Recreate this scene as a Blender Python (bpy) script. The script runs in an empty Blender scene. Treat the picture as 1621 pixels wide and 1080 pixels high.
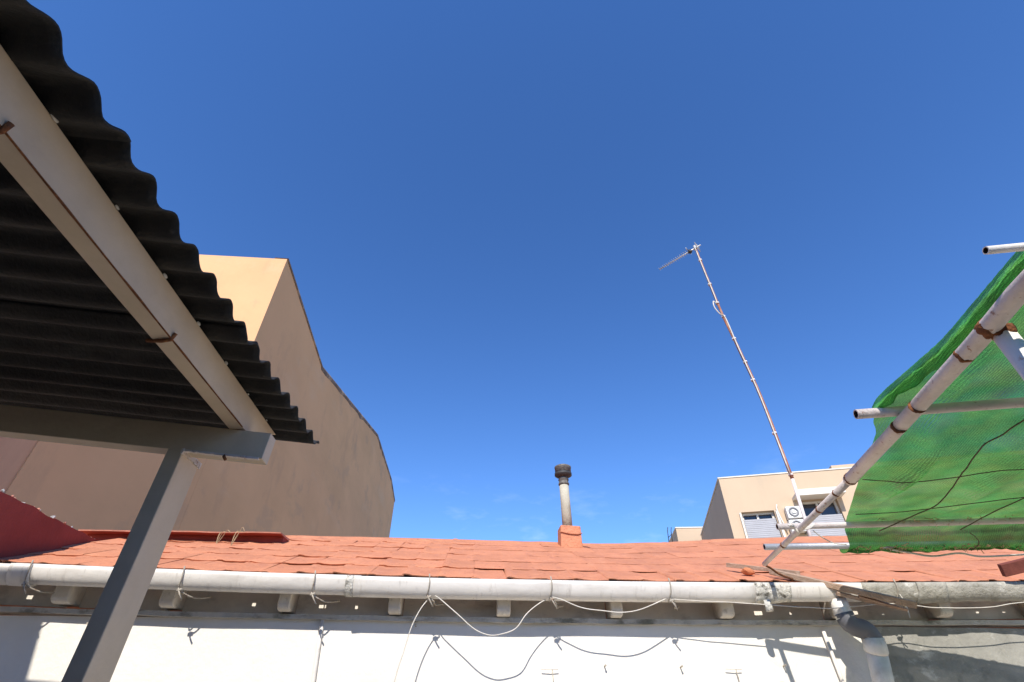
import bpy, bmesh, math, random
from mathutils import Vector, Matrix, noise
R = math.radians
random.seed(7)
C = bpy.context.scene.collection
sc = bpy.context.scene
EYE = 1.6          # eye height above the patio; shapes below are given relative to eye level

# ------------------------------------------------------------------ camera, sky, sun, exposure
cam = bpy.data.cameras.new("camera"); co = bpy.data.objects.new("camera", cam); C.objects.link(co)
cam.sensor_width = 36.0; cam.lens = 775.0 / 1621.0 * 36.0
cam.clip_start = 0.02; cam.clip_end = 5000
co.location = (0, 0, EYE); co.rotation_euler = (R(90 + 37.4), 0, R(-4.2))
sc.camera = co
SUN_EL, SUN_AZ = 43.3, 193.0        # azimuth clockwise from +Y: behind the camera, a little to the left
w = bpy.data.worlds.new("World"); sc.world = w; w.use_nodes = True
nt = w.node_tree; nt.nodes.clear()
sky = nt.nodes.new("ShaderNodeTexSky"); sky.sky_type = 'NISHITA'; sky.sun_disc = False
sky.sun_elevation = R(SUN_EL); sky.sun_rotation = R(SUN_AZ)
sky.altitude = 1500; sky.air_density = 1.0; sky.dust_density = 0.0; sky.ozone_density = 4.0
bg = nt.nodes.new("ShaderNodeBackground"); bg.inputs[1].default_value = 0.145
out = nt.nodes.new("ShaderNodeOutputWorld")
# thin wisps of cirrus low over the horizon
tc = nt.nodes.new("ShaderNodeTexCoord"); mp = nt.nodes.new("ShaderNodeMapping")
mp.inputs['Scale'].default_value = (3.2, 3.2, 9.0); mp.inputs['Rotation'].default_value = (0.3, 0.25, 0.4)
nz = nt.nodes.new("ShaderNodeTexNoise"); nz.inputs['Scale'].default_value = 2.6; nz.inputs['Detail'].default_value = 9; nz.inputs['Roughness'].default_value = 0.62
rp = nt.nodes.new("ShaderNodeMapRange"); rp.inputs[1].default_value = 0.54; rp.inputs[2].default_value = 0.85; rp.inputs[3].default_value = 0; rp.inputs[4].default_value = 0.30
sx = nt.nodes.new("ShaderNodeSeparateXYZ")
low = nt.nodes.new("ShaderNodeMapRange"); low.inputs[1].default_value = 0.22; low.inputs[2].default_value = 0.40; low.inputs[3].default_value = 1; low.inputs[4].default_value = 0
mul = nt.nodes.new("ShaderNodeMath"); mul.operation = 'MULTIPLY'
hs = nt.nodes.new("ShaderNodeHueSaturation"); hs.inputs['Saturation'].default_value = 1.19; hs.inputs['Hue'].default_value = 0.508; hs.inputs['Value'].default_value = 1.2
mx = nt.nodes.new("ShaderNodeMix"); mx.data_type = 'RGBA'; mx.inputs[7].default_value = (6.5, 7.2, 8.4, 1)
L = nt.links.new
L(tc.outputs['Generated'], mp.inputs[0]); L(mp.outputs[0], nz.inputs['Vector']); L(nz.outputs[0], rp.inputs[0])
L(tc.outputs['Generated'], sx.inputs[0]); L(sx.outputs[2], low.inputs[0]); L(rp.outputs[0], mul.inputs[0]); L(low.outputs[0], mul.inputs[1])
L(mul.outputs[0], mx.inputs[0]); L(sky.outputs[0], hs.inputs['Color']); L(hs.outputs[0], mx.inputs[6]); L(mx.outputs[2], bg.inputs[0]); L(bg.outputs[0], out.inputs[0])
sl = bpy.data.lights.new("sun", 'SUN'); so = bpy.data.objects.new("sun", sl); C.objects.link(so)
sl.energy = 4.6; sl.angle = R(0.53); sl.color = (1.0, 0.945, 0.86)
SD = Vector((math.sin(R(SUN_AZ)) * math.cos(R(SUN_EL)), math.cos(R(SUN_AZ)) * math.cos(R(SUN_EL)), math.sin(R(SUN_EL))))
so.rotation_euler = SD.to_track_quat('Z', 'Y').to_euler()
so.location = (-6, -10, 12)
vs = sc.view_settings; vs.view_transform = 'Standard'; vs.look = 'None'; vs.gamma = 1.0; vs.use_curve_mapping = False
vs.exposure = 0.5
sc.cycles.transparent_max_bounces = 16; sc.cycles.max_bounces = 8; sc.cycles.diffuse_bounces = 5

# ------------------------------------------------------------------ materials
def lin(r, g, b): return tuple(((c / 255) / 12.92 if c / 255 <= 0.04045 else ((c / 255 + 0.055) / 1.055) ** 2.4) for c in (r, g, b))
def mat(name, base, rough=0.7, var=0.18, vscale=3.0, layers=(), bump=0.25, bscale=60, spec=0.4, metal=0.0, stretch=(1, 1, 1), obj_rand=0.0):
    """procedural paint or stone: large noise variation, extra stain layers (colour, scale, lo, hi, strength, stretch), fine bump"""
    m = bpy.data.materials.new(name); m.use_nodes = True; t = m.node_tree; n = t.nodes; l = t.links.new
    b = n['Principled BSDF']; b.inputs['Roughness'].default_value = rough; b.inputs['Metallic'].default_value = metal
    b.inputs['Specular IOR Level'].default_value = spec
    g = n.new('ShaderNodeNewGeometry')
    def nze(scale, st, det=8, ro=0.6, off=0.0):
        mp_ = n.new('ShaderNodeMapping'); mp_.inputs['Scale'].default_value = st; mp_.inputs['Location'].default_value = (off, off * 1.7, off * 0.6)
        l(g.outputs['Position'], mp_.inputs[0])
        z = n.new('ShaderNodeTexNoise'); z.inputs['Scale'].default_value = scale; z.inputs['Detail'].default_value = det; z.inputs['Roughness'].default_value = ro
        l(mp_.outputs[0], z.inputs['Vector']); return z.outputs[0]
    cur = None
    r = n.new('ShaderNodeMapRange'); r.inputs[1].default_value = 0.3; r.inputs[2].default_value = 0.7; r.inputs[3].default_value = 1 - var; r.inputs[4].default_value = 1 + var
    l(nze(vscale, stretch), r.inputs[0])
    hv = n.new('ShaderNodeHueSaturation'); hv.inputs['Color'].default_value = (*base, 1); l(r.outputs[0], hv.inputs['Value'])
    cur = hv.outputs[0]
    if obj_rand:
        oi = n.new('ShaderNodeObjectInfo'); rr = n.new('ShaderNodeMapRange'); rr.inputs[3].default_value = 1 - obj_rand; rr.inputs[4].default_value = 1 + obj_rand
        l(oi.outputs['Random'], rr.inputs[0]); h2 = n.new('ShaderNodeHueSaturation'); l(rr.outputs[0], h2.inputs['Value']); l(cur, h2.inputs['Color']); cur = h2.outputs[0]
    for i, (col, s, lo, hi, k, st) in enumerate(layers):
        q = n.new('ShaderNodeMapRange'); q.inputs[1].default_value = lo; q.inputs[2].default_value = hi; q.inputs[3].default_value = 0; q.inputs[4].default_value = k
        l(nze(s, st, 10, 0.65, 3.1 + i * 7.7), q.inputs[0])
        x = n.new('ShaderNodeMix'); x.data_type = 'RGBA'; x.inputs[7].default_value = (*col, 1)
        l(q.outputs[0], x.inputs[0]); l(cur, x.inputs[6]); cur = x.outputs[2]
    l(cur, b.inputs['Base Color'])
    if bump:
        bp = n.new('ShaderNodeBump'); bp.inputs['Strength'].default_value = bump; bp.inputs['Distance'].default_value = 0.01
        l(nze(bscale, (1, 1, 1), 6, 0.6, 1.3), bp.inputs['Height']); l(bp.outputs[0], b.inputs['Normal'])
    return m
U = (1, 1, 1)
M = {}
M['red_roof'] = mat('red roof paint', (0.50, 0.198, 0.104), 0.75, 0.10, 5, [((0.58, 0.27, 0.155), 14, 0.52, 0.72, 0.55, U), ((0.17, 0.06, 0.04), 38, 0.60, 0.70, 0.75, (1, .6, 1)), ((0.34, 0.13, 0.085), 11, 0.52, 0.72, 0.5, (1, .5, 1)), ((0.30, 0.14, 0.10), 2.2, 0.55, 0.8, 0.35, U)], 0.9, 38, 0.3, obj_rand=0.06)
M['red_wall'] = mat('dark red wall paint', (0.27, 0.052, 0.038), 0.8, 0.14, 4, [((0.20, 0.05, 0.04), 7, 0.55, 0.75, 0.6, (1, 1, 0.25)), ((0.45, 0.25, 0.2), 26, 0.68, 0.75, 0.5, U)], 0.5, 40, 0.2)
M['coping_pink'] = mat('weathered pink mortar', (0.50, 0.22, 0.15), 0.85, 0.2, 9, [((0.3, 0.16, 0.12), 18, 0.5, 0.7, 0.6, U)], 0.6, 40, 0.2)
M['white_wall'] = mat('white limewash', (0.73, 0.69, 0.615), 0.9, 0.06, 2.2, [((0.50, 0.48, 0.43), 3.5, 0.55, 0.80, 0.35, (1, 1, 0.5)), ((0.42, 0.40, 0.36), 16, 0.66, 0.78, 0.4, U)], 0.35, 30, 0.2)
M['cement'] = mat('cement render with net shade', (0.27, 0.26, 0.23), 0.95, 0.2, 4, [((0.55, 0.53, 0.48), 5.5, 0.56, 0.66, 0.8, (1, 1, 1.8)), ((0.13, 0.13, 0.11), 12, 0.55, 0.75, 0.5, U)], 0.6, 35, 0.15)  # grey carries the net's shade, pale patches the light through its holes
M['eave_board'] = mat('grey eave board', (0.72, 0.66, 0.57), 0.85, 0.15, 5, [((0.16, 0.14, 0.12), 8, 0.55, 0.75, 0.6, (0.5, 1, 1))], 0.3, 40, 0.2)
M['rafter_tail'] = mat('limewashed timber', (0.62, 0.57, 0.49), 0.85, 0.15, 9, [((0.22, 0.18, 0.14), 18, 0.58, 0.72, 0.7, U)], 0.4, 50, 0.2)
M['ledge'] = mat('ledge mortar', (0.46, 0.44, 0.39), 0.9, 0.2, 8, [((0.10, 0.10, 0.07), 11, 0.5, 0.65, 0.8, (0.6, 1, 1))], 0.6, 50, 0.2)
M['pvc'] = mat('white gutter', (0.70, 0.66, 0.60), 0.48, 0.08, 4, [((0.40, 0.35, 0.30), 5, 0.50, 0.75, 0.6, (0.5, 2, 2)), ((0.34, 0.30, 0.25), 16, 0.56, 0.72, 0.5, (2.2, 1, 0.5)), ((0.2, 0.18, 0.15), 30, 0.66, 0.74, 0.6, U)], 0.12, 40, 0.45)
M['pvc_grey'] = mat('grey pipe', (0.12, 0.12, 0.13), 0.5, 0.08, 6, [((0.3, 0.3, 0.3), 20, 0.6, 0.7, 0.4, U)], 0.1, 40, 0.4)
M['old_gutter'] = mat('lichened cement gutter', (0.36, 0.34, 0.29), 0.95, 0.2, 8, [((0.62, 0.60, 0.54), 9, 0.58, 0.68, 0.8, U), ((0.17, 0.16, 0.12), 14, 0.52, 0.7, 0.7, U), ((0.3, 0.27, 0.14), 6, 0.55, 0.75, 0.4, U)], 0.9, 50, 0.15)
M['lichen'] = mat('white crust', (0.6, 0.57, 0.5), 0.95, 0.3, 30, [((0.1, 0.09, 0.07), 26, 0.5, 0.62, 0.9, U)], 1.0, 60, 0.1)
M['tan'] = mat('tan render', (0.64, 0.38, 0.205), 0.95, 0.06, 0.35, [((0.53, 0.325, 0.17), 0.7, 0.45, 0.75, 0.7, (1, .3, 1)), ((0.38, 0.25, 0.16), 2.2, 0.56, 0.78, 0.5, (1, .5, .25)), ((0.42, 0.29, 0.19), 0.9, 0.56, 0.62, 0.35, (1, .5, .8)), ((0.62, 0.45, 0.31), 0.6, 0.55, 0.75, 0.5, (1, .3, 1))], 0.25, 14, 0.15)
M['tan_orange'] = mat('orange brown render', (0.56, 0.33, 0.20), 0.95, 0.08, 0.6, [((0.36, 0.2, 0.13), 1.2, 0.5, 0.75, 0.5, (1, 1, 0.3))], 0.25, 14, 0.15)
M['mould'] = mat('mouldy parapet edge', (0.17, 0.13, 0.11), 0.95, 0.3, 1.6, [((0.36, 0.27, 0.2), 2.2, 0.5, 0.6, 0.8, U)], 0.5, 9, 0.1)
M['cream_house'] = mat('cream render', (0.52, 0.395, 0.275), 0.95, 0.05, 0.5, [((0.44, 0.35, 0.25), 1.1, 0.55, 0.75, 0.55, (1.4, 1.4, 0.18))], 0.15, 10, 0.15)
M['house_white'] = mat('white painted concrete', (0.66, 0.62, 0.55), 0.85, 0.06, 2, [((0.4, 0.38, 0.33), 3, 0.6, 0.8, 0.4, (1, 1, 0.4))], 0.1, 12, 0.2)
M['blind'] = mat('grey roller blind', (0.36, 0.36, 0.38), 0.6, 0.05, 3, (), 0.05, 20, 0.3)
M['glass_dark'] = mat('dark window glass', (0.035, 0.035, 0.04), 0.12, 0.1, 2, (), 0.0, 10, 0.6)
M['ac_white'] = mat('white appliance', (0.72, 0.71, 0.68), 0.5, 0.03, 3, (), 0.0, 10, 0.4)
M['ac_grille'] = mat('grey grille', (0.20, 0.20, 0.21), 0.6, 0.05, 3, (), 0.0, 10, 0.4)
M['beam'] = mat('cream painted steel', (0.49, 0.39, 0.275), 0.6, 0.12, 4, [((0.36, 0.28, 0.20), 7, 0.52, 0.75, 0.5, (1, .3, 1)), ((0.54, 0.45, 0.35), 4, 0.5, 0.75, 0.5, U), ((0.30, 0.17, 0.10), 30, 0.70, 0.78, 0.6, U)], 0.12, 60, 0.35)
M['rust'] = mat('rust', (0.17, 0.068, 0.032), 0.95, 0.35, 30, [((0.34, 0.14, 0.05), 50, 0.5, 0.65, 0.8, U), ((0.06, 0.03, 0.02), 36, 0.55, 0.7, 0.7, U)], 1.0, 90, 0.15)
M['bitumen'] = mat('black bitumen sheet', (0.022, 0.021, 0.019), 0.8, 0.35, 6, [((0.075, 0.068, 0.055), 9, 0.52, 0.8, 0.6, (0.4, 2, 2)), ((0.10, 0.09, 0.07), 40, 0.64, 0.74, 0.5, (0.5, 1, 1))], 0.6, 70, 0.35)
M['pipe'] = mat('chipped cream pipe', (0.56, 0.49, 0.44), 0.6, 0.1, 9, [((0.25, 0.12, 0.07), 42, 0.60, 0.66, 0.85, U), ((0.42, 0.31, 0.25), 10, 0.5, 0.75, 0.6, U)], 0.35, 80, 0.35)
M['pipe_white'] = mat('white painted post', (0.74, 0.70, 0.63), 0.5, 0.06, 6, [((0.45, 0.2, 0.07), 20, 0.66, 0.74, 0.7, U)], 0.2, 60, 0.4)
M['galv'] = mat('galvanised pipe', (0.40, 0.41, 0.42), 0.45, 0.12, 9, [((0.25, 0.23, 0.2), 14, 0.6, 0.75, 0.5, U)], 0.2, 60, 0.4, metal=0.35)
M['pipe_inside'] = mat('rusty pipe inside', (0.07, 0.035, 0.025), 0.95, 0.3, 30, (), 0.3, 60, 0.1)
M['cord'] = mat('pale cord', (0.58, 0.54, 0.47), 0.8, 0.15, 20, (), 0.2, 200, 0.2)
M['wire'] = mat('dull tie wire', (0.36, 0.32, 0.26), 0.7, 0.25, 30, [((0.2, 0.1, 0.05), 40, 0.55, 0.65, 0.7, U)], 0.2, 150, 0.3)
M['mast'] = mat('rusty mast', (0.30, 0.125, 0.075), 0.9, 0.2, 12, [((0.44, 0.25, 0.17), 10, 0.5, 0.65, 0.7, U)], 0.5, 60, 0.2)
M['mast_white'] = mat('white mast sleeve', (0.62, 0.55, 0.52), 0.7, 0.1, 12, [((0.3, 0.14, 0.08), 20, 0.6, 0.7, 0.6, U)], 0.3, 60, 0.2)
M['aluminium'] = mat('dull aluminium', (0.55, 0.54, 0.52), 0.45, 0.1, 12, (), 0.0, 60, 0.5, metal=0.6)
M['flue'] = mat('fibre cement flue', (0.42, 0.385, 0.30), 0.9, 0.12, 12, [((0.24, 0.20, 0.15), 14, 0.55, 0.72, 0.6, (1, 1, 0.4))], 0.4, 60, 0.2)
M['soot'] = mat('sooty metal', (0.10, 0.09, 0.08), 0.7, 0.3, 25, [((0.28, 0.25, 0.21), 22, 0.52, 0.66, 0.7, U)], 0.3, 60, 0.35)
M['dark_metal'] = mat('dark metal', (0.035, 0.033, 0.033), 0.6, 0.2, 20, (), 0.2, 60, 0.4)
M['wood'] = mat('weathered timber', (0.34, 0.23, 0.16), 0.85, 0.2, 8, [((0.48, 0.36, 0.27), 22, 0.48, 0.66, 0.7, (0.35, 2, 2)), ((0.14, 0.08, 0.05), 26, 0.6, 0.72, 0.7, (0.3, 2, 2))], 0.6, 80, 0.2)
M['wood_red'] = mat('red brown timber', (0.17, 0.05, 0.035), 0.8, 0.25, 12, [((0.36, 0.15, 0.1), 18, 0.6, 0.72, 0.6, U)], 0.4, 60, 0.2)
M['clay'] = mat('broken clay', (0.50, 0.18, 0.08), 0.9, 0.25, 30, (), 0.6, 60, 0.2)
M['shard'] = mat('broken glass and stone', (0.50, 0.48, 0.43), 0.3, 0.4, 60, [((0.16, 0.18, 0.12), 40, 0.5, 0.6, 0.8, U)], 0.3, 60, 0.6)
M['vine'] = mat('dry stem', (0.10, 0.075, 0.05), 0.9, 0.3, 30, (), 0.4, 100, 0.1)
M['straw'] = mat('dry straw', (0.42, 0.31, 0.18), 0.9, 0.3, 30, (), 0.2, 100, 0.1)
M['ground'] = mat('dusty earth', (0.44, 0.36, 0.27), 0.95, 0.15, 0.3, [((0.10, 0.12, 0.06), 0.05, 0.5, 0.7, 0.6, U)], 0.3, 10, 0.1)
M['paving'] = mat('pale paving', (0.66, 0.57, 0.45), 0.75, 0.12, 3, [((0.2, 0.15, 0.12), 5, 0.55, 0.75, 0.5, U)], 0.2, 30, 0.3)
M['dark_wall'] = mat('unseen shade house wall', (0.12, 0.105, 0.09), 0.9, 0.1, 2, (), 0.3, 20, 0.2)  # kept dark so the added unseen house throws little light back

def net_material(name, col, open_lo, open_hi, thick):
    """woven shade net: fine threads with gaps that open and close where the weave has been pulled"""
    m = bpy.data.materials.new(name); m.use_nodes = True; t = m.node_tree; n = t.nodes; l = t.links.new; n.clear()
    o = n.new('ShaderNodeOutputMaterial'); uv = n.new('ShaderNodeUVMap')
    def noise_(scale, det=6, st=(1, 1, 1)):
        mp_ = n.new('ShaderNodeMapping'); mp_.inputs['Scale'].default_value = st; l(uv.outputs[0], mp_.inputs[0])
        z = n.new('ShaderNodeTexNoise'); z.inputs['Scale'].default_value = scale; z.inputs['Detail'].default_value = det; l(mp_.outputs[0], z.inputs['Vector']); return z.outputs[0]
    def wave(scale, dist, dscale, rot):
        mp_ = n.new('ShaderNodeMapping'); mp_.inputs['Rotation'].default_value = (0, 0, rot); l(uv.outputs[0], mp_.inputs[0])
        z = n.new('ShaderNodeTexWave'); z.inputs['Scale'].default_value = scale; z.inputs['Distortion'].default_value = dist; z.inputs['Detail'].default_value = 1.5; z.inputs['Detail Scale'].default_value = dscale
        l(mp_.outputs[0], z.inputs['Vector']); return z.outputs['Fac']
    def rng(src, a, b, c, d):
        q = n.new('ShaderNodeMapRange'); q.inputs[1].default_value = a; q.inputs[2].default_value = b; q.inputs[3].default_value = c; q.inputs[4].default_value = d; l(src, q.inputs[0]); return q.outputs[0]
    def mth(op, a, b):
        q = n.new('ShaderNodeMath'); q.operation = op; q.use_clamp = True
        for i, s in enumerate((a, b)):
            if isinstance(s, float): q.inputs[i].default_value = s
            else: l(s, q.inputs[i])
        return q.outputs[0]
    w1 = wave(21.0, 3.0, 0.6, 0.15); w2 = wave(37.0, 1.6, 0.9, 1.57); w3 = wave(37.0, 1.6, 0.9, 0.0)
    zone = rng(noise_(2.1, 4), 0.46, 0.60, 0.0, 1.0)               # zones where the weave is pulled open into ribs
    ribs = mth('MULTIPLY', rng(w1, 0.35, 0.9, 0.0, 1.0), zone)
    base_open = rng(noise_(5.0, 8), 0.3, 0.7, open_lo, open_hi)
    op = mth('ADD', base_open, mth('MULTIPLY', ribs, 0.17))
    op = mth('ADD', op, mth('MULTIPLY', w2, 0.05))
    op = mth('MULTIPLY', op, thick)
    c1 = n.new('ShaderNodeMix'); c1.data_type = 'RGBA'; c1.inputs[6].default_value = (*col, 1); c1.inputs[7].default_value = (col[0] * 1.7 + 0.02, col[1] * 1.05, col[2] * 0.95, 1)
    l(rng(noise_(7.0, 7), 0.40, 0.72, 0.0, 0.8), c1.inputs[0])
    c2 = n.new('ShaderNodeMix'); c2.data_type = 'RGBA'; c2.inputs[7].default_value = (0.10, 0.10, 0.035, 1); l(c1.outputs[2], c2.inputs[6])
    l(rng(noise_(2.3, 9), 0.54, 0.74, 0.0, 0.8), c2.inputs[0])
    grain = n.new('ShaderNodeHueSaturation'); l(c2.outputs[2], grain.inputs['Color']); l(rng(noise_(190.0, 3, (1, .55, 1)), 0.3, 0.7, 0.62, 1.4), grain.inputs['Value'])
    gw = n.new('ShaderNodeHueSaturation'); l(grain.outputs[0], gw.inputs['Color']); l(rng(mth('MULTIPLY', w2, w3), 0.0, 0.8, 0.72, 1.3), gw.inputs['Value'])
    dbl = n.new('ShaderNodeMath'); dbl.operation = 'MULTIPLY'; dbl.inputs[1].default_value = 2.3
    band = n.new('ShaderNodeHueSaturation'); l(gw.outputs[0], band.inputs['Color']); l(mth('MULTIPLY', rng(noise_(6.0, 6), 0.3, 0.7, 0.4, 0.62), rng(mth('MULTIPLY', w1, rng(noise_(2.7, 5), 0.40, 0.58, 0.25, 1.0)), 0.0, 1.0, 1.0, 0.55)), dbl.inputs[0]); l(dbl.outputs[0], band.inputs['Value'])
    d = n.new('ShaderNodeBsdfDiffuse'); tr = n.new('ShaderNodeBsdfTranslucent'); tp = n.new('ShaderNodeBsdfTransparent')
    l(band.outputs[0], d.inputs[0]); l(band.outputs[0], tr.inputs[0])
    bp = n.new('ShaderNodeBump'); bp.inputs['Strength'].default_value = 0.35; bp.inputs['Distance'].default_value = 0.006; l(ribs, bp.inputs['Height']); l(bp.outputs[0], d.inputs['Normal'])
    a = n.new('ShaderNodeMixShader'); a.inputs[0].default_value = 0.60; l(d.outputs[0], a.inputs[1]); l(tr.outputs[0], a.inputs[2])
    b = n.new('ShaderNodeMixShader'); l(op, b.inputs[0]); l(a.outputs[0], b.inputs[1]); l(tp.outputs[0], b.inputs[2]); l(b.outputs[0], o.inputs[0])
    return m
M['net'] = net_material('green shade net', (0.072, 0.26, 0.060), 0.0, 0.02, 0.8)
M['net_fold_sunlit'] = net_material('sunlit folded green net', (0.10, 0.44, 0.11), 0.0, 0.12, 0.5)  # same cloth in a brighter green, sunlight on the hem put into the colour

# ------------------------------------------------------------------ building helpers
WP = {}          # eye-level position of every object's origin
def tag(o, label=None, cat=None, group=None, kind=None):
    if label: o['label'] = label
    if cat: o['category'] = cat
    if group: o['group'] = group
    if kind: o['kind'] = kind
    return o
def empty(name, loc, label, cat, group=None):
    o = bpy.data.objects.new(name, None); C.objects.link(o); o.empty_display_size = 0.1
    o.location = (loc[0], loc[1], loc[2] + EYE); WP[o] = Vector(loc); return tag(o, label, cat, group)
def build(name, bm, m, parent=None, label=None, cat=None, group=None, kind=None, origin=None):
    bmesh.ops.recalc_face_normals(bm, faces=bm.faces)
    vs_ = [v.co for v in bm.verts]
    lo = Vector((min(v.x for v in vs_), min(v.y for v in vs_), min(v.z for v in vs_))); hi = Vector((max(v.x for v in vs_), max(v.y for v in vs_), max(v.z for v in vs_)))
    o0 = Vector(origin) if origin else Vector(((lo.x + hi.x) / 2, (lo.y + hi.y) / 2, lo.z))
    for v in bm.verts: v.co -= o0
    me = bpy.data.meshes.new(name); bm.to_mesh(me); bm.free()
    for k in (m if isinstance(m, (list, tuple)) else [m]): me.materials.append(M[k])
    o = bpy.data.objects.new(name, me); C.objects.link(o); WP[o] = o0
    if parent: o.parent = parent; o.location = o0 - WP[parent]
    else: o.location = o0 + Vector((0, 0, EYE))
    return tag(o, label, cat, group, kind)
def poly(bm, pts, mi=0, smooth=False):
    f = bm.faces.new([bm.verts.new(p) for p in pts]); f.material_index = mi; f.smooth = smooth; return f
def hexa(bm, p, bevel=0.0, mi=0):
    """eight corners: bottom four (ccw) then top four"""
    v = [bm.verts.new(q) for q in p]
    fs = [bm.faces.new([v[i] for i in q]) for q in ((3, 2, 1, 0), (4, 5, 6, 7), (0, 1, 5, 4), (1, 2, 6, 5), (2, 3, 7, 6), (3, 0, 4, 7))]
    for f in fs: f.material_index = mi
    if bevel:
        es = list({e for f in fs for e in f.edges})
        bmesh.ops.bevel(bm, geom=es, offset=bevel, segments=2, affect='EDGES', profile=0.5)
def box(bm, a, b, bevel=0.0, mi=0):
    x0, y0, z0 = a; x1, y1, z1 = b
    hexa(bm, [(x0, y0, z0), (x1, y0, z0), (x1, y1, z0), (x0, y1, z0), (x0, y0, z1), (x1, y0, z1), (x1, y1, z1), (x0, y1, z1)], bevel, mi)
def bar(bm, a, b, wd, ht, bevel=0.0, roll=0.0, taper=1.0):
    a = Vector(a); b = Vector(b); d = (b - a).normalized(); up = Vector((0, 0, 1)) if abs(d.z) < 0.95 else Vector((0, 1, 0))
    s = d.cross(up).normalized(); u = s.cross(d).normalized(); q = Matrix.Rotation(roll, 3, d); s = q @ s; u = q @ u
    def ring(p, k): return [p - s * wd * k / 2 - u * ht * k / 2, p + s * wd * k / 2 - u * ht * k / 2, p + s * wd * k / 2 + u * ht * k / 2, p - s * wd * k / 2 + u * ht * k / 2]
    r0 = ring(a, 1); r1 = ring(b, taper)
    hexa(bm, [r0[0], r0[1], r1[1], r1[0], r0[3], r0[2], r1[2], r1[3]], bevel)
def tube(bm, pts, r, seg=12, hollow=False, mi=0, mi_in=0, wall=0.25, cap=True):
    pts = [Vector(p) for p in pts]; n = len(pts); rs = r if isinstance(r, (list, tuple)) else [r] * n
    t = [(pts[min(i + 1, n - 1)] - pts[max(i - 1, 0)]).normalized() for i in range(n)]
    up = Vector((0, 0, 1)) if abs(t[0].z) < 0.9 else Vector((1, 0, 0))
    s = t[0].cross(up).normalized(); rings = []; frames = []
    for i in range(n):
        s = (s - t[i] * s.dot(t[i])).normalized(); u = t[i].cross(s)
        frames.append((s.copy(), u.copy()))
        rings.append([bm.verts.new(pts[i] + (s * math.cos(2 * math.pi * k / seg) + u * math.sin(2 * math.pi * k / seg)) * rs[i]) for k in range(seg)])
    for i in range(n - 1):
        for k in range(seg):
            f = bm.faces.new((rings[i][k], rings[i][(k + 1) % seg], rings[i + 1][(k + 1) % seg], rings[i + 1][k])); f.smooth = True; f.material_index = mi
    if not cap: return
    for e, sg in ((0, 1), (n - 1, -1)):
        if not hollow:
            f = bm.faces.new(rings[e]); f.material_index = mi; continue
        sv, uv = frames[e]; prev = rings[e]
        for dep, rad in ((0, rs[e] * (1 - wall)), (rs[e] * 5, rs[e] * (1 - wall))):
            cur = [bm.verts.new(pts[e] + t[e] * sg * dep + (sv * math.cos(2 * math.pi * k / seg) + uv * math.sin(2 * math.pi * k / seg)) * rad) for k in range(seg)]
            for k in range(seg):
                f = bm.faces.new((prev[k], prev[(k + 1) % seg], cur[(k + 1) % seg], cur[k])); f.material_index = mi if dep == 0 else mi_in
            prev = cur
        f = bm.faces.new(prev); f.material_index = mi_in
def lathe(bm, c, prof, seg=20, mi=0):
    """prof: (radius, z) list about a vertical axis through c"""
    rings = [[bm.verts.new((c[0] + r * math.cos(2 * math.pi * k / seg), c[1] + r * math.sin(2 * math.pi * k / seg), c[2] + z)) for k in range(seg)] for r, z in prof]
    for a, b in zip(rings, rings[1:]):
        for k in range(seg):
            f = bm.faces.new((a[k], a[(k + 1) % seg], b[(k + 1) % seg], b[k])); f.smooth = True; f.material_index = mi
    bm.faces.new(rings[0]); bm.faces.new(rings[-1])
def curve(pts, n=10):
    """Catmull-Rom through the points"""
    P = [Vector(p) for p in pts]; P = [P[0] * 2 - P[1]] + P + [P[-1] * 2 - P[-2]]; o = []
    for i in range(1, len(P) - 2):
        for k in range(n):
            t = k / n; a, b, c, d = P[i - 1:i + 3]
            o.append(0.5 * ((2 * b) + (c - a) * t + (2 * a - 5 * b + 4 * c - d) * t * t + (3 * b - a - 3 * c + d) * t ** 3))
    o.append(P[-2]); return o
def NB(): return bmesh.new()
def lerp(a, b, t): return a + (b - a) * t
def table(tab, x):
    if x <= tab[0][0]: return tab[0][1]
    for (x0, y0), (x1, y1) in zip(tab, tab[1:]):
        if x <= x1:
            t = (x - x0) / (x1 - x0); t = t * t * (3 - 2 * t) * 0.4 + t * 0.6
            return lerp(y0, y1, t)
    return tab[-1][1]
def rough_grid(bm, o, ux, uy, nx, ny, amp, sc_, mi=0, seed=0.0):
    n = Vector(ux).cross(Vector(uy)).normalized(); g = []
    for j in range(ny + 1):
        row = []
        for i in range(nx + 1):
            p = Vector(o) + Vector(ux) * (i / nx) + Vector(uy) * (j / ny)
            row.append(bm.verts.new(p + n * amp * noise.noise(p * sc_ + Vector((seed, seed, seed)))))
        g.append(row)
    for j in range(ny):
        for i in range(nx):
            f = bm.faces.new((g[j][i], g[j][i + 1], g[j + 1][i + 1], g[j + 1][i])); f.smooth = True; f.material_index = mi

# ------------------------------------------------------------------ ground
GZ = -1.6
bm = NB(); poly(bm, [(-1500, -1500, GZ - 0.03), (1500, -1500, GZ - 0.03), (1500, 1500, GZ - 0.03), (-1500, 1500, GZ - 0.03)])
build('ground', bm, 'ground', kind='structure')
bm = NB(); poly(bm, [(-5.4, -4.5, GZ), (7.5, -4.5, GZ), (7.5, 3.9, GZ), (-5.4, 3.9, GZ)])
build('patio', bm, 'paving', kind='structure')

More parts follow.
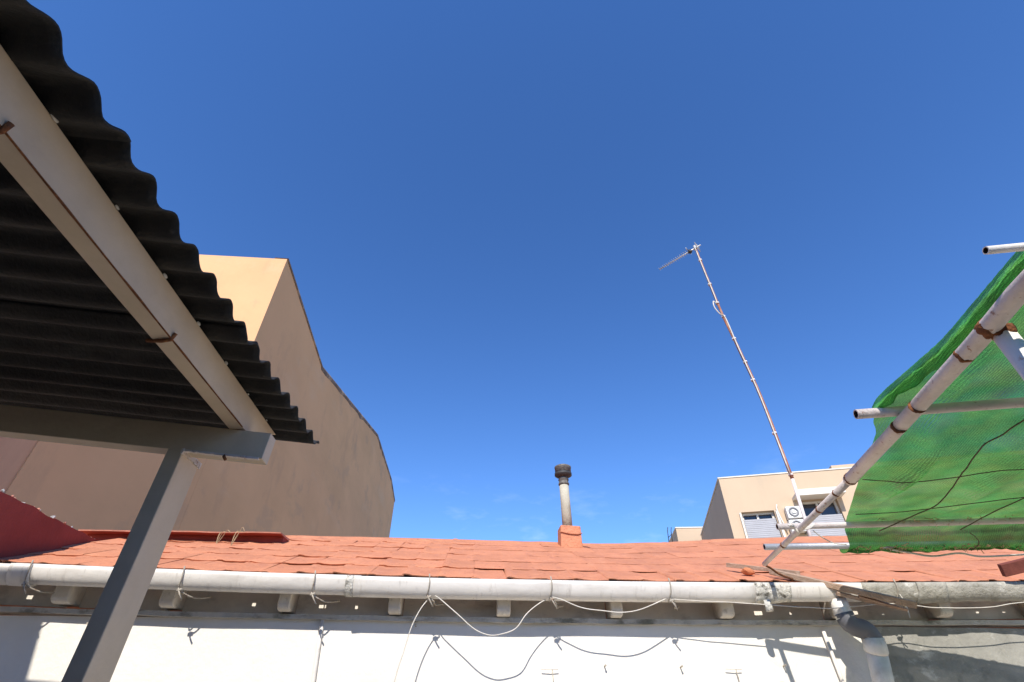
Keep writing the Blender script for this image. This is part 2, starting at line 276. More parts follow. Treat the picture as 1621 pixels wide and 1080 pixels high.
# ------------------------------------------------------------------ shed with the red roof
YW = 3.425                                             # wall plane
def sag(x): return 0.045 * min(1.35, ((x - 0.6) / 3.3) ** 2)
RIDGE = [(-4.5, 1.39), (-1.8, 1.395), (-0.8, 1.395), (0.69, 1.385), (1.27, 1.378), (1.93, 1.405), (2.67, 1.455), (3.65, 1.50), (4.4, 1.53), (7.0, 1.56)]
YE, YR = 3.315, 5.1
def roofz(x, y):
    t = (y - YE) / (YR - YE); return lerp(0.668 + sag(x), table(RIDGE, x) - 0.02, t)
shed = empty('low_shed', (0.6, 4.6, GZ), 'long low shed with white wall and sloping red tiled roof', 'shed')
bm = NB()
XL = -4.6
# wall in plaster, a real slab with slightly wavy face; recessed bay at the far left
for x0, x1 in ((XL, 2.49),):
    rough_grid(bm, (x0, YW, GZ), (x1 - x0, 0, 0), (0, 0, 0.46 - GZ), 90, 36, 0.012, 1.7)
build('wall', bm, 'white_wall', shed)
bm = NB(); rough_grid(bm, (2.49, YW - 0.004, GZ), (4.5, 0, 0), (0, 0, 0.45 - GZ), 80, 36, 0.02, 2.3, seed=5)
build('shaded_cement_wall', bm, 'cement', shed, label='grey cement stretch of wall at the right with net shade painted in')
# ledge at the wall head
bm = NB(); n = 70; ring = []
for i in range(n + 1):
    x = lerp(-4.6, 7.0, i / n); z = 0.448 + sag(x) * 0.6; j = 0.006 * noise.noise((x * 6, 2, 0)); k = 0.005 * noise.noise((x * 9, 7, 0))
    ring.append([bm.verts.new(p) for p in ((x, YW + 0.10, z), (x, YW - 0.028 + j, z + k), (x, YW - 0.03 + j, z + 0.026 + k), (x, YW + 0.10, z + 0.03))])
for a, b in zip(ring, ring[1:]):
    for q in range(4): bm.faces.new((a[q], a[(q + 1) % 4], b[(q + 1) % 4], b[q]))
build('ledge', bm, 'ledge', shed)
# eave boards between the rafter tails
tails = [-3.03, -2.38, -1.78, -1.11, -0.46, 0.20, 0.89, 1.60, 2.33, 3.05, 3.75, 4.5]
for a, b in zip(tails, tails[1:]):
    bm = NB(); hexa(bm, [(a + .04, YW + 0.045, 0.475 + sag(a)), (b - .04, YW + 0.045, 0.475 + sag(b)), (b - .04, YW + .065, .475 + sag(b)), (a + .04, YW + .065, .475 + sag(a)),
                         (a + .04, YW + 0.035, 0.70 + sag(a)), (b - .04, YW + 0.035, 0.70 + sag(b)), (b - .04, YW + .06, .70 + sag(b)), (a + .04, YW + .06, .70 + sag(a))])
    build('eave_board', bm, 'eave_board', shed)
for x in tails:
    bm = NB(); z0 = 0.48 + sag(x); wd = random.uniform(0.036, 0.045); tl = random.uniform(-.012, .012)
    prof = [(YW + .06, z0 + .0), (YW - 0.045, z0 - .002), (YW - 0.075, z0 + .004), (YW - 0.09, z0 + .022), (YW - 0.095, z0 + .15), (YW + .06, z0 + .21)]
    l_ = [bm.verts.new((x - wd + tl, y, z)) for y, z in prof]; r_ = [bm.verts.new((x + wd, y, z)) for y, z in prof]
    bm.faces.new(l_); bm.faces.new(r_)
    for i in range(len(prof)): bm.faces.new((l_[i], l_[(i + 1) % 6], r_[(i + 1) % 6], r_[i]))
    bmesh.ops.bevel(bm, geom=bm.edges[:], offset=0.006, segments=1, affect='EDGES')
    build('rafter_tail', bm, 'rafter_tail', shed)
# roof deck with front and back slope
bm = NB(); g = []
for i in range(61):
    x = lerp(-4.4, 7.0, i / 60)
    g.append([bm.verts.new(p) for p in ((x, YE + .03, roofz(x, YE + .03) - 0.03), (x, YR, table(RIDGE, x) - 0.045), (x, 7.2, table(RIDGE, x) - 0.9), (x, 7.2, 0.2), (x, YE + 0.2, roofz(x, YE + .2) - 0.09))])
for a, b in zip(g, g[1:]):
    for q in range(5):
        f = bm.faces.new((a[q], a[(q + 1) % 5], b[(q + 1) % 5], b[q])); f.smooth = False
roof = build('roof', bm, 'red_roof', shed)
# tiles: low interlocking profile, each its own piece
def tile_mesh(seed):
    rnd = random.Random(seed); bm = NB(); Ln = 0.375
    prof = [(-0.112, -0.004), (-0.107, 0.006), (-0.092, 0.0085), (-0.070, 0.007), (-0.050, 0.002), (0.0, 0.0), (0.05, 0.0005), (0.09, 0.002), (0.112, 0.004)]
    rows = []
    for y, dz in ((0.0, 0.0), (0.008, 0.003), (Ln * 0.5, 0.001), (Ln, 0.0)):
        rows.append([bm.verts.new((x, y + (rnd.uniform(-.004, .004) if y == 0 else 0), z + dz + rnd.uniform(-.0018, .0018))) for x, z in prof])
    for a, b in zip(rows, rows[1:]):
        for i in range(len(prof) - 1):
            f = bm.faces.new((a[i], a[i + 1], b[i + 1], b[i])); f.smooth = True
    lowr = [bm.verts.new((v.co.x, v.co.y + 0.004, v.co.z - 0.009)) for v in rows[0]]
    for i in range(len(prof) - 1): bm.faces.new((lowr[i], lowr[i + 1], rows[0][i + 1], rows[0][i]))
    for e in (0, -1):
        a, b = rows[0][e], rows[-1][e]
        c_ = bm.verts.new((b.co.x, b.co.y, b.co.z - 0.009)); bm.faces.new((lowr[e], a, b, c_))
    bmesh.ops.recalc_face_normals(bm, faces=bm.faces)
    me = bpy.data.meshes.new('tile'); bm.to_mesh(me); bm.free(); me.materials.append(M['red_roof']); return me
TM = [tile_mesh(s) for s in range(8)]
PITCH = 0.214; NR = 6
def wall_x(y): return -2.86 - 0.15 * (y - 3.3)
for r in range(NR):
    t0 = r / NR; y0 = lerp(YE, YR, t0); y1 = lerp(YE, YR, (r + 1) / NR)
    for c in range(48):
        x = -3.75 + c * PITCH + random.uniform(-.004, .004) + (PITCH * 0.04 if r % 2 else 0)
        if x < wall_x(y0) - 0.06 or x > 6.3: continue
        if r == NR - 1 and -4.2 < x < -9: continue
        p0 = Vector((x, y0, roofz(x, y0))); p1 = Vector((x, y1, roofz(x, y1)))
        up = (p1 - p0).normalized(); xr = Vector((x + .1, y0, roofz(x + .1, y0))) - p0; xr.normalize(); nn = xr.cross(up).normalized(); xr = up.cross(nn)
        mtx = Matrix((xr, up, nn)).transposed().to_4x4()
        calm = 1.0 if x < 0.0 else 0.4                   # the left half is looser; the right half lies flatter
        if r == 0: calm = 1.0
        mtx = mtx @ Matrix.Rotation(R(-0.65 * (.15 + .85 * calm) + random.gauss(0, 0.4) * calm), 4, 'X') @ Matrix.Rotation(R(random.gauss(0, 0.7) * calm), 4, 'Y') @ Matrix.Rotation(R(random.gauss(0, 0.8) * calm), 4, 'Z')
        o = bpy.data.objects.new('tile', random.choice(TM)); C.objects.link(o); o.parent = roof
        mtx.translation = p0 + nn * (0.012 + random.gauss(0, 0.0025) * calm) + up * random.gauss(0, 0.007) * calm - WP[roof]
        o.matrix_local = mtx
        o.scale = (1, 1, 0.3 if calm < 1 else random.uniform(0.6, 1.1))
# mortar ridge
bm = NB(); g = []
for i in range(120):
    x = lerp(-3.5, 6.8, i / 119); z = table(RIDGE, x) + 0.006 * noise.noise((x * 5, 1, 1)); s = 0.075 + 0.02 * noise.noise((x * 4, 3, 3))
    g.append([bm.verts.new(p) for p in ((x, YR - s * 1.6, z - 0.075), (x, YR - s * 1.1, z - 0.036), (x, YR - s * .5, z - 0.010), (x, YR, z + 0.002), (x, YR + s, z - 0.012), (x, YR + s * 2, z - 0.06))])
for a, b in zip(g, g[1:]):
    for q in range(5): bm.faces.new((a[q], a[q + 1], b[q + 1], b[q])).smooth = True
build('ridge_mortar', bm, 'red_roof', roof)
# mortar bedding pads under the eave tiles; sun slips between them onto the ledge
for c in range(40):
    x = -3.4 + c * PITCH
    wv = PITCH * (0.5 if random.random() < 0.45 else random.uniform(0.30, 0.43))
    bm = NB(); box(bm, (x - wv, 3.347, 0.582 + sag(x)), (x + wv, 3.372, 0.672 + sag(x)), 0.004)
    build('mortar_pad', bm, 'rafter_tail', shed)
# chimney, part of the shed
cx, cy = 0.925, 4.92
chim = build('chimney', (lambda b: (hexa(b, [(cx - .106, cy - .10, 1.20), (cx + .106, cy - .10, 1.20), (cx + .106, cy + .11, 1.20), (cx - .106, cy + .11, 1.20), (cx - .097, cy - .095, 1.474), (cx + .099, cy - .095, 1.466), (cx + .099, cy + .10, 1.472), (cx - .097, cy + .10, 1.477)], 0.007), b)[1])(NB()), 'red_roof', shed)
bm = NB(); tube(bm, [(cx - .11, cy - .105, 1.41), (cx - .03, cy - .106, 1.392), (cx + .06, cy - .106, 1.385), (cx + .108, cy - .10, 1.398)], 0.005, 6)
build('mortar_crease', bm, 'red_roof', chim)
bm = NB(); tube(bm, [(cx - .012, cy, 1.46), (cx - .016, cy, 1.70), (cx - .021, cy, 1.925)], [0.051, 0.049, 0.048], 20); build('flue_pipe', bm, 'flue', chim)
bm = NB(); lathe(bm, (cx - .021, cy, 0), [(0.05, 1.905), (0.056, 1.91), (0.056, 1.925), (0.05, 1.93), (0.05, 1.955), (0.056, 1.962), (0.05, 1.975), (0.05, 1.995)], 20); build('flue_collar', bm, 'soot', chim)
bm = NB(); lathe(bm, (cx - .021, cy, 0), [(0.05, 1.985), (0.09, 2.01), (0.09, 2.035), (0.082, 2.036)], 24); build('cowl_skirt', bm, 'dark_metal', chim)
bm = NB(); lathe(bm, (cx - .021, cy, 0), [(0.084, 2.03), (0.085, 2.085), (0.088, 2.09), (0.088, 2.105), (0.07, 2.115), (0.0005, 2.118)], 24); build('cowl', bm, 'soot', chim)
bm = NB(); poly(bm, [(cx + .107, cy - .14, 1.318), (cx + .165, cy - .17, 1.296), (cx + .15, cy - .08, 1.330), (cx + .107, cy - .05, 1.350)])
build('chimney_shadow_patch', bm, 'red_wall', chim)  # flat dark red piece standing in for the chimney's cast shadow

# low red upstand across the upper roof, with an overhanging mortar lip
up_ = empty('roof_upstand', (-2.4, 4.55, 1.13), 'low dark red upstand with thin mortar lip across left of tiled roof', 'upstand')
bm = NB(); g = []
for i in range(31):
    x = lerp(-3.28, -1.66, i / 30); zt = 1.222 + 0.006 * noise.noise((x * 3, 0, 4)) + 0.012 * (x + 3.28) / 1.6
    g.append([bm.verts.new(p) for p in ((x, 4.56, 1.0), (x, 4.56, zt), (x, 4.68, zt + .01), (x, 4.68, 1.0))])
for a, b in zip(g, g[1:]):
    for q in range(3): bm.faces.new((a[q], a[q + 1], b[q + 1], b[q]))
bm.faces.new(g[0]); bm.faces.new(g[-1]); build('upstand_face', bm, 'red_wall', up_)
bm = NB(); g = []
for i in range(61):
    x = lerp(-3.3, -1.655, i / 60); zt = 1.224 + 0.006 * noise.noise((x * 3, 0, 4)) + 0.012 * (x + 3.28) / 1.6; e = 0.012 * noise.noise((x * 7, 5, 1))
    g.append([bm.verts.new(p) for p in ((x, 4.70, zt), (x, 4.455 + e, zt - .002), (x, 4.452 + e, zt + .007), (x, 4.70, zt + .02))])
for a, b in zip(g, g[1:]):
    for q in range(4): bm.faces.new((a[q], a[(q + 1) % 4], b[(q + 1) % 4], b[q]))
bm.faces.new(g[0]); bm.faces.new(g[-1])
for f in bm.faces:
    if f.calc_center_median().z and max(v.co.z for v in f.verts) - min(v.co.z for v in f.verts) < .004 and f.calc_center_median().y < 4.60: f.material_index = 1  # lip underside coloured dark red, its shade put into the paint
build('mortar_lip', bm, ['coping_pink', 'red_wall'], up_)

# dark red party wall at the left end of the roof, crowned with shards
pw = empty('party_wall', (-3.0, 4.0, 0.7), 'dark red party wall rising at left end of roof, crusted with shards', 'wall')
def pw_top(y): return lerp(1.065, 1.115, (y - 3.13) / 1.25)
bm = NB(); g = []; N = 40
for i in range(N + 1):
    y = lerp(3.05, 4.62, i / N); x = wall_x(y); zt = pw_top(y) + 0.012 * noise.noise((y * 6, 1, 2))
    zb = 0.70 + sag(x) if y < 3.35 else roofz(x, y) - 0.04
    g.append([bm.verts.new(p) for p in ((x, y, zb), (x + .006 * noise.noise((y * 3, 0, 0)), y, lerp(zb, zt, .5)), (x, y, zt), (x - .08, y - .02, zt + .015), (x - .16, y - .05, zt), (x - .16, y - .05, zb))])
for a, b in zip(g, g[1:]):
    for q in range(5): bm.faces.new((a[q], a[q + 1], b[q + 1], b[q]))
bm.faces.new(g[0]); bm.faces.new(g[-1]); build('wall_body', bm, 'red_wall', pw)
for i in range(46):
    y = 3.06 + 1.3 * (i + random.random()) / 46; x = wall_x(y) - random.uniform(0.0, 0.10); z = pw_top(y) + 0.004
    bm = NB(); s = random.uniform(0.007, 0.018); vv = bmesh.ops.create_icosphere(bm, subdivisions=1, radius=s)['verts']
    for v in vv: v.co = Vector((v.co.x * random.uniform(.6, 1.3) + x, v.co.y * random.uniform(.6, 1.5) + y, v.co.z * random.uniform(.4, 1.5) + z))
    build('shard', bm, random.choice(['shard', 'shard', 'ledge', 'coping_pink']), pw)
for i, (x, y, h, k) in enumerate(((-2.78, 4.35, .10, .04), (-2.45, 4.2, .13, -.05), (-1.99, 4.36, .15, .02), (-2.14, 4.42, .13, .015))):
    bm = NB()
    for q in range(4):
        a = random.uniform(-.04, .04); zz = roofz(x, y)
        tube(bm, curve([(x, y, zz), (x + a * .6 + k * .4, y + a * .3, zz + h * .6), (x + a + k, y, zz + h * random.uniform(.8, 1.1)), (x + a * 1.7 + k * 1.6, y, zz + h * .8)], 4), [0.0022] * 13, 4)
    build('dry_weed', bm, 'straw', None, ['wispy dry weed at the foot of red party wall', 'curled dry weed on tiles beside party wall', 'tall dry weed before the upstand, the rightmost of the weeds', 'thin dry weed before the upstand, left of the tallest weed'][i], 'weed', 'dry weeds on the roof')

# ------------------------------------------------------------------ gutter
gut = empty('gutter', (0.5, 3.27, 0.55), 'long white half round rain gutter strapped along the red roof eave', 'gutter')
def gz(x): return 0.611 + sag(x)
def gutter_run(x0, x1, m, name, dz=0.0, dr=0.0, rough=0.0, n=24):
    bm = NB(); g = []; prof = []
    for k in range(15):
        a = math.pi * (0.0 + k / 14)                     # front rim over the belly to the back rim
        prof.append((-math.cos(a) * (0.063 + dr), -math.sin(a) * (0.096 + dr)))
    prof = prof[:-2] + [(0.062, -0.005)]
    prof = prof + [(y * 0.93, z * .95 + .003) for y, z in reversed(prof)]
    for i in range(n + 1):
        x = lerp(x0, x1, i / n); j = rough * noise.noise((x * 14, 3, 1)); k2 = rough * noise.noise((x * 9, 8, 1)); q = 0.0025 * noise.noise((x * 1.3, 4, 4))
        g.append([bm.verts.new((x, 3.27 + y * (1 + j * 3) + q, gz(x) + 0.040 + dz + z * (1 + k2 * 3) + q)) for y, z in prof])
    P = len(prof)
    for a, b in zip(g, g[1:]):
        for q in range(P): bm.faces.new((a[q], a[(q + 1) % P], b[(q + 1) % P], b[q])).smooth = True
    bm.faces.new(g[0]); bm.faces.new(g[-1])
    return build(name, bm, m, gut)
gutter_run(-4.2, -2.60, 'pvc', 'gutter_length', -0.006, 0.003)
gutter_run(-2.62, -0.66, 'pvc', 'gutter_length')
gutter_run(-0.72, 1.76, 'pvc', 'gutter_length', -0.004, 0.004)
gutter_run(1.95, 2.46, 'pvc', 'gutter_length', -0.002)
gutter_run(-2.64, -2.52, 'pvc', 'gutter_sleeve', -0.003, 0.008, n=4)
o = gutter_run(1.74, 1.97, 'lichen', 'crusted_joint', -0.003, 0.007, 0.035, 14); o['label'] = 'crusted white joint of the gutter with drips'
o = gutter_run(-0.745, -0.70, 'lichen', 'mossy_joint', -0.003, 0.007, 0.03, 4); o['label'] = 'small dark mossy joint'
o = gutter_run(2.44, 5.6, 'old_gutter', 'gutter_length', -0.002, 0.004, 0.03, 70); o['label'] = 'grey lichened old stretch of gutter'
gutter_run(2.80, 3.0, 'old_gutter', 'gutter_sleeve', -0.002, 0.012, 0.02, 8)
bm = NB(); tube(bm, [(1.80, 3.22, 0.50), (1.80, 3.22, 0.56)], [0.022, 0.02], 10); build('drip_crust', bm, 'lichen', gut)
straps = [-2.53, -1.68, -0.93, -0.26, 0.47, 1.20, 2.66]
for i, x in enumerate(straps):
    bm = NB(); pts = []
    for k in range(17):
        a = math.pi * (-0.05 + 1.05 * k / 16); pts.append((x + 0.006 * math.sin(k * .7), 3.27 - math.cos(a) * 0.071, gz(x) + 0.042 - math.sin(a) * 0.105))
    tube(bm, pts, 0.0042, 6)
    b0 = Vector((x + .005, 3.235, gz(x) - 0.062)); tl = 0.09 if i < 3 else 0.05
    tube(bm, curve([b0, b0 + Vector((.03, .02, -.018)), b0 + Vector((tl * .8, .07, -.028)), b0 + Vector((tl + .04, .13, -.012))], 5), 0.0045, 6)
    tube(bm, [b0 + Vector((-.008, -.01, .01)), b0 + Vector((.012, -.012, -.022)), b0 + Vector((.03, -.004, -.05))], 0.0042, 6)
    tube(bm, [b0 + Vector((-.012, -.006, -.004)), b0 + Vector((.016, -.012, .004))], 0.007, 6)
    build('strap', bm, 'wire', gut)

# ------------------------------------------------------------------ downpipe
dp = empty('downpipe', (2.36, 3.28, GZ), 'white and grey rainwater downpipe bending under the grey gutter', 'downpipe')
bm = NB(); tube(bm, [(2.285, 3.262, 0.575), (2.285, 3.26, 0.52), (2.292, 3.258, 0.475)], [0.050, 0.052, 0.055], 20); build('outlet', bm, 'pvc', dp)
bm = NB(); tube(bm, curve([(2.288, 3.258, 0.50), (2.298, 3.256, 0.452), (2.335, 3.254, 0.425), (2.385, 3.252, 0.41), (2.412, 3.254, 0.37), (2.414, 3.258, 0.335)], 6), 0.054, 20); build('elbow', bm, 'pvc_grey', dp)
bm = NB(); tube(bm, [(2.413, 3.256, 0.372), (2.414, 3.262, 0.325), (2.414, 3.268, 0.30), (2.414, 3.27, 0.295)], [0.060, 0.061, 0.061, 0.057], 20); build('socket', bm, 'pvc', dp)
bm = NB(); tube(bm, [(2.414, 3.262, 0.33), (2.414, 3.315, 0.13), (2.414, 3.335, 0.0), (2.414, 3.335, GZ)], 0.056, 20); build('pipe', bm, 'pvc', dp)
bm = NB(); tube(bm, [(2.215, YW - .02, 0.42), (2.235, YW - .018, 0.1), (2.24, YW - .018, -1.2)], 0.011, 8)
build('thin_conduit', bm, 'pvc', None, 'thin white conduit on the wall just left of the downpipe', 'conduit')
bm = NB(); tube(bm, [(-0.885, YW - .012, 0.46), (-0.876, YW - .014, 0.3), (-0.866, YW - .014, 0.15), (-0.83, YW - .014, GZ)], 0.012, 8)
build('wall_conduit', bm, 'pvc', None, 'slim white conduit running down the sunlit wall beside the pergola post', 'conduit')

# ------------------------------------------------------------------ cords and hooks along the wall
def cord(pts, label, r=0.0031, m='cord', name='cord', group='cords hanging from the gutter'):
    bm = NB(); P = curve(pts, 8); tube(bm, [p + Vector((noise.noise(p * 8), 0, noise.noise(p * 8 + Vector((5, 5, 5))))) * 0.003 for p in P], r, 6)
    build(name, bm, m, None, label, 'cord', group)
cord([(-0.25, 3.24, 0.552), (-0.295, 3.23, 0.49), (-0.335, 3.22, 0.40), (-0.362, 3.215, 0.28), (-0.395, 3.21, 0.12), (-0.44, 3.2, -0.3)], 'pale cord dropping from the gutter, left of the looped cord')
cord([(-0.22, 3.24, 0.56), (-0.193, 3.225, 0.545), (-0.096, 3.22, 0.478), (0.0, 3.22, 0.403), (0.08, 3.22, 0.368), (0.15, 3.22, 0.362), (0.25, 3.22, 0.392), (0.316, 3.23, 0.465), (0.40, 3.25, 0.53), (0.46, 3.26, 0.56)], 'white cord sagging in a deep loop below the gutter')
cord([(0.47, 3.24, 0.565), (0.53, 3.22, 0.548), (0.64, 3.215, 0.508), (0.80, 3.215, 0.488), (0.90, 3.215, 0.484), (1.0, 3.22, 0.50), (1.1, 3.23, 0.535), (1.19, 3.24, 0.565)], 'pale cord in a shallow sag between two gutter straps')
cord([(1.20, 3.24, 0.56), (1.48, 3.225, 0.548), (1.75, 3.22, 0.536), (2.0, 3.22, 0.524), (2.2, 3.22, 0.521), (2.45, 3.21, 0.54), (2.66, 3.22, 0.551), (2.88, 3.215, 0.53), (3.2, 3.215, 0.535), (3.45, 3.22, 0.565), (3.8, 3.23, 0.60)], 'long thin cord running under the right half of the gutter', 0.0026)
cord([(2.66, 3.20, 0.60), (2.668, 3.195, 0.55), (2.664, 3.2, 0.47)], 'short white cord end hanging from the grey gutter', 0.003)
for i, (x, z) in enumerate(((0.475, 0.212), (1.58, 0.218))):
    h = empty('line_hook', (x, YW - .02, z - .08), ['short wall hook with dangling string below the chimney', 'wall hook with dangling dark string near the downpipe'][i], 'hook', 'hooks on the white wall')
    bm = NB(); tube(bm, [(x - .055, YW - .022, z + .002), (x, YW - .024, z), (x + .045, YW - .022, z + .001)], 0.0024, 6); build('bracket', bm, 'cord', h)
    bm = NB(); tube(bm, [(x + .01, YW - .02, z), (x + .014, YW - .02, z - .05), (x + .01, YW - .02, z - .16)], 0.0026, 6); build('string', bm, 'wire', h)
for i, (x, z, lb) in enumerate(((-2.2, .415, 'rusty nail in the shaded wall head at the left'), (0.80, .228, 'small nail between the two wall hooks'), (1.26, .226, 'small nail just left of the right wall hook'), (1.90, .235, 'small nail near the thin conduit'), (-0.33, .425, 'dark nail under the ledge above the dropping cord'))):
    bm = NB(); tube(bm, [(x, YW + .01, z), (x, YW - .03, z + .005)], 0.004, 6); tube(bm, [(x, YW - .03, z + .005), (x + .001, YW - .034, z + .005)], 0.006, 8)
    build('nail', bm, 'wire', None, lb, 'nail', 'nails in the white wall')

# ------------------------------------------------------------------ timber on the eave
bm = NB(); bar(bm, (1.95, 3.36, 0.757), (2.60, 3.04, 0.515), 0.055, 0.035, 0.004, 0.3); build('wood_plank', bm, 'wood', None, 'weathered flat plank slanting over the gutter edge', 'plank', 'timber scraps on the eave')
bm = NB(); bar(bm, (2.25, 3.2, 0.60), (2.60, 3.12, 0.50), 0.022, 0.022, 0.002, 0.5, 0.7); build('wood_batten', bm, 'wood', None, 'thin splintered batten above the downpipe elbow', 'batten', 'timber scraps on the eave')
bm = NB(); bar(bm, (2.36, 3.17, 0.575), (2.55, 3.13, 0.515), 0.02, 0.03, 0.002, 1.0, 0.6); build('wood_splinter', bm, 'wood', None, 'short broken splinter at the lower plank end', 'splinter', 'timber scraps on the eave')
bm = NB(); bar(bm, (1.80, 3.62, 0.852), (2.12, 3.30, 0.735), 0.02, 0.028, 0.002, 0.2, 0.8); build('wood_stick', bm, 'wood', None, 'dark reddish stick lying on the tiles at the upper plank end', 'stick', 'timber scraps on the eave')
bm = NB(); vv = bmesh.ops.create_icosphere(bm, subdivisions=2, radius=0.03)['verts']
for v in vv: v.co = Vector((v.co.x * 1.5, v.co.y, v.co.z * .8)) * (1 + .35 * noise.noise(v.co * 40)) + Vector((1.86, 3.46, 0.775))
build('clay_fragment', bm, 'clay', None, 'broken orange clay lump under the stick on the eave', 'tile fragment')
bm = NB(); bar(bm, (3.40, 3.17, 0.742), (4.1, 3.0, 0.88), 0.03, 0.075, 0.004, 0.4); build('brown_board', bm, 'wood_red', None, 'dark reddish brown board end poking in at the right edge', 'board')

# ------------------------------------------------------------------ steel pergola at the left with black corrugated roofing
pg = empty('pergola', (-1.6, 1.0, GZ), 'steel pergola with cream beams under a black corrugated roof', 'pergola')
YB = 1.885
def bz(x): return 0.916 + 0.081 * (-0.848 - x)        # top of the front beam, falling to the right
bm = NB(); x0, x1 = -2.94, -0.848
hexa(bm, [(x0, YB, bz(x0) - .112), (x1 - .004, YB, bz(x1) - .112), (x1 - .004, YB + .065, bz(x1) - .112), (x0, YB + .065, bz(x0) - .112), (x0, YB, bz(x0)), (x1, YB, bz(x1)), (x1, YB + .065, bz(x1)), (x0, YB + .065, bz(x0))], 0.003)
fb = build('front_beam', bm, 'beam', pg)
bm = NB()
for k in range(34):
    x = lerp(-1.15, -0.87, k / 33); box(bm, (x - .006, YB - .004 - random.uniform(0, .003), bz(x) - .115 - random.uniform(0, .003)), (x + .006, YB + .01, bz(x) - .109))
build('weld_bead', bm, 'pipe', fb)
bm = NB(); tube(bm, [(-1.0, YB + .01, bz(-1.0) - .105), (-.995, YB - .008, bz(-1.0) - .122), (-.985, YB - .004, bz(-1.) - .135)], 0.006, 6); build('bolt', bm, 'rust', fb)
bm = NB(); box(bm, (-1.222, YB + 0.0, GZ), (-1.160, YB + .142, bz(-1.19) - .109), 0.004); post = build('post', bm, 'beam', pg)
bm = NB()
for k in range(12):
    a = k / 11; box(bm, (-1.164, YB + .142 * a - .008, bz(-1.19) - .124 - random.uniform(0, .006)), (-1.155, YB + .142 * a + .008, bz(-1.19) - .108 + random.uniform(0, .004)))
build('weld_bead', bm, 'pipe', post)
def rz(y): return 0.914 + 0.012 * (y - 0.5)             # underside of the side rafter
for i, xr in enumerate((-0.96, -2.3)):
    dz = 0.081 * (-0.96 - xr)
    bm = NB(); hexa(bm, [(xr - .062, -1.55, rz(-1.55) + dz), (xr, -1.55, rz(-1.55) + dz), (xr, 1.945, rz(1.945) + dz), (xr - .062, 1.945, rz(1.945) + dz), (xr - .062, -1.55, rz(-1.55) + dz + .122), (xr, -1.55, rz(-1.55) + dz + .122), (xr, 2.19, rz(2.19) + dz + .122), (xr - .062, 2.19, rz(2.19) + dz + .122)], 0.003)
    rf = build('rafter', bm, 'beam', pg)
    if i: continue
    bm = NB()
    for k in range(150):                                  # rusty lower arris
        y = lerp(0.3, 1.86, k / 149); s = max(0.0, 0.15 + noise.noise((y * 7, 0, 9))) * 0.005
        s = max(s, .0004)
        box(bm, (xr - .003 - s * .5, y - .0062, rz(y) - .0012), (xr + .0010, y + .0062, rz(y) + .001 + s))
    build('rust_edge', bm, 'rust', rf)
    for y in (1.27, .585):
        bm = NB(); tube(bm, [(xr - .085, y + .02, rz(y) + .004), (xr - .03, y + .005, rz(y) - .007), (xr - .002, y, rz(y) - .004), (xr + .007, y - .004, rz(y) + .018)], 0.006, 7); build('hanger_hook', bm, 'rust', rf)
    for k in range(0, 16, 2):                                   # blobs of mortar squeezed between rafter and sheet
        y = 0.4 + k * .118 + random.uniform(-.01, .01); s = random.uniform(.004, .008)
        bm = NB(); vv = bmesh.ops.create_icosphere(bm, subdivisions=1, radius=s)['verts']
        for v in vv: v.co = Vector((v.co.x * .6 + xr + .003, v.co.y * 1.8 + y, v.co.z * .9 + rz(y) + .122))
        build('mortar_dab', bm, 'ledge', rf)
# corrugated sheets: ridges run left to right and fall to the right
PW, AMP = 0.116, 0.019
def sheet(y0, nw, x1, lift):
    bm = NB(); ny = nw * 12; g = []
    y1 = y0 - nw * PW
    for i in range(15):
        t = i / 14; row = []
        for s in (0, 1):
            r_ = []
            for k in range(ny + 1):
                y = lerp(y0, y1, k / ny); xe = x1 - 0.033 * (2.3 - y) + 0.004 * noise.noise((y * 9, lift * 50, 0)) + 0.003 * noise.noise((y * 40, lift * 50, 7)); x = lerp(-2.94, xe, 1 - (1 - t) ** 1.6)
                z = rz(y) + 0.122 + AMP + lift + 0.081 * (-0.96 - x) + AMP * math.cos(2 * math.pi * (2.302 - y) / PW) + 0.003 * noise.noise((x * 2, y * 3, lift * 30)) - s * 0.0045
                r_.append(bm.verts.new((x, y, z)))
            row.append(r_)
        g.append(row)
    for a, b in zip(g, g[1:]):
        for s in (0, 1):
            for k in range(ny):
                bm.faces.new((a[s][k], a[s][k + 1], b[s][k + 1], b[s][k])).smooth = True
        for k in (0, ny): bm.faces.new((a[0][k], a[1][k], b[1][k], b[0][k]))
    for e in (0, -1):
        for k in range(ny): bm.faces.new((g[e][0][k], g[e][0][k + 1], g[e][1][k + 1], g[e][1][k]))
    return build('corrugated_sheet', bm, 'bitumen', pg)
yy = 2.302 + PW * 0.1
for i, (nw, xe, lf) in enumerate(((8, -0.793, 0.002), (8, -0.797, 0.008), (8, -0.79, 0.002), (8, -0.795, 0.008), (8, -0.79, 0.002), (8, -0.795, 0.008))):
    sheet(yy, nw, xe, lf); yy -= (nw - 1) * PW
# unseen house and left wing, added to darken the beams and shade the wall
bm = NB(); box(bm, (-4.6, -5.0, GZ), (4.6, -1.55, 0.86)); box(bm, (0.4, -5.0, 0.86), (4.6, -1.56, 1.5)); box(bm, (-4.6, -1.55, GZ), (-2.94, 1.4, 2.41))
build('unseen_shade_house', bm, 'dark_wall', None, 'unseen dark house added behind the camera to shade beams and wall', 'house')

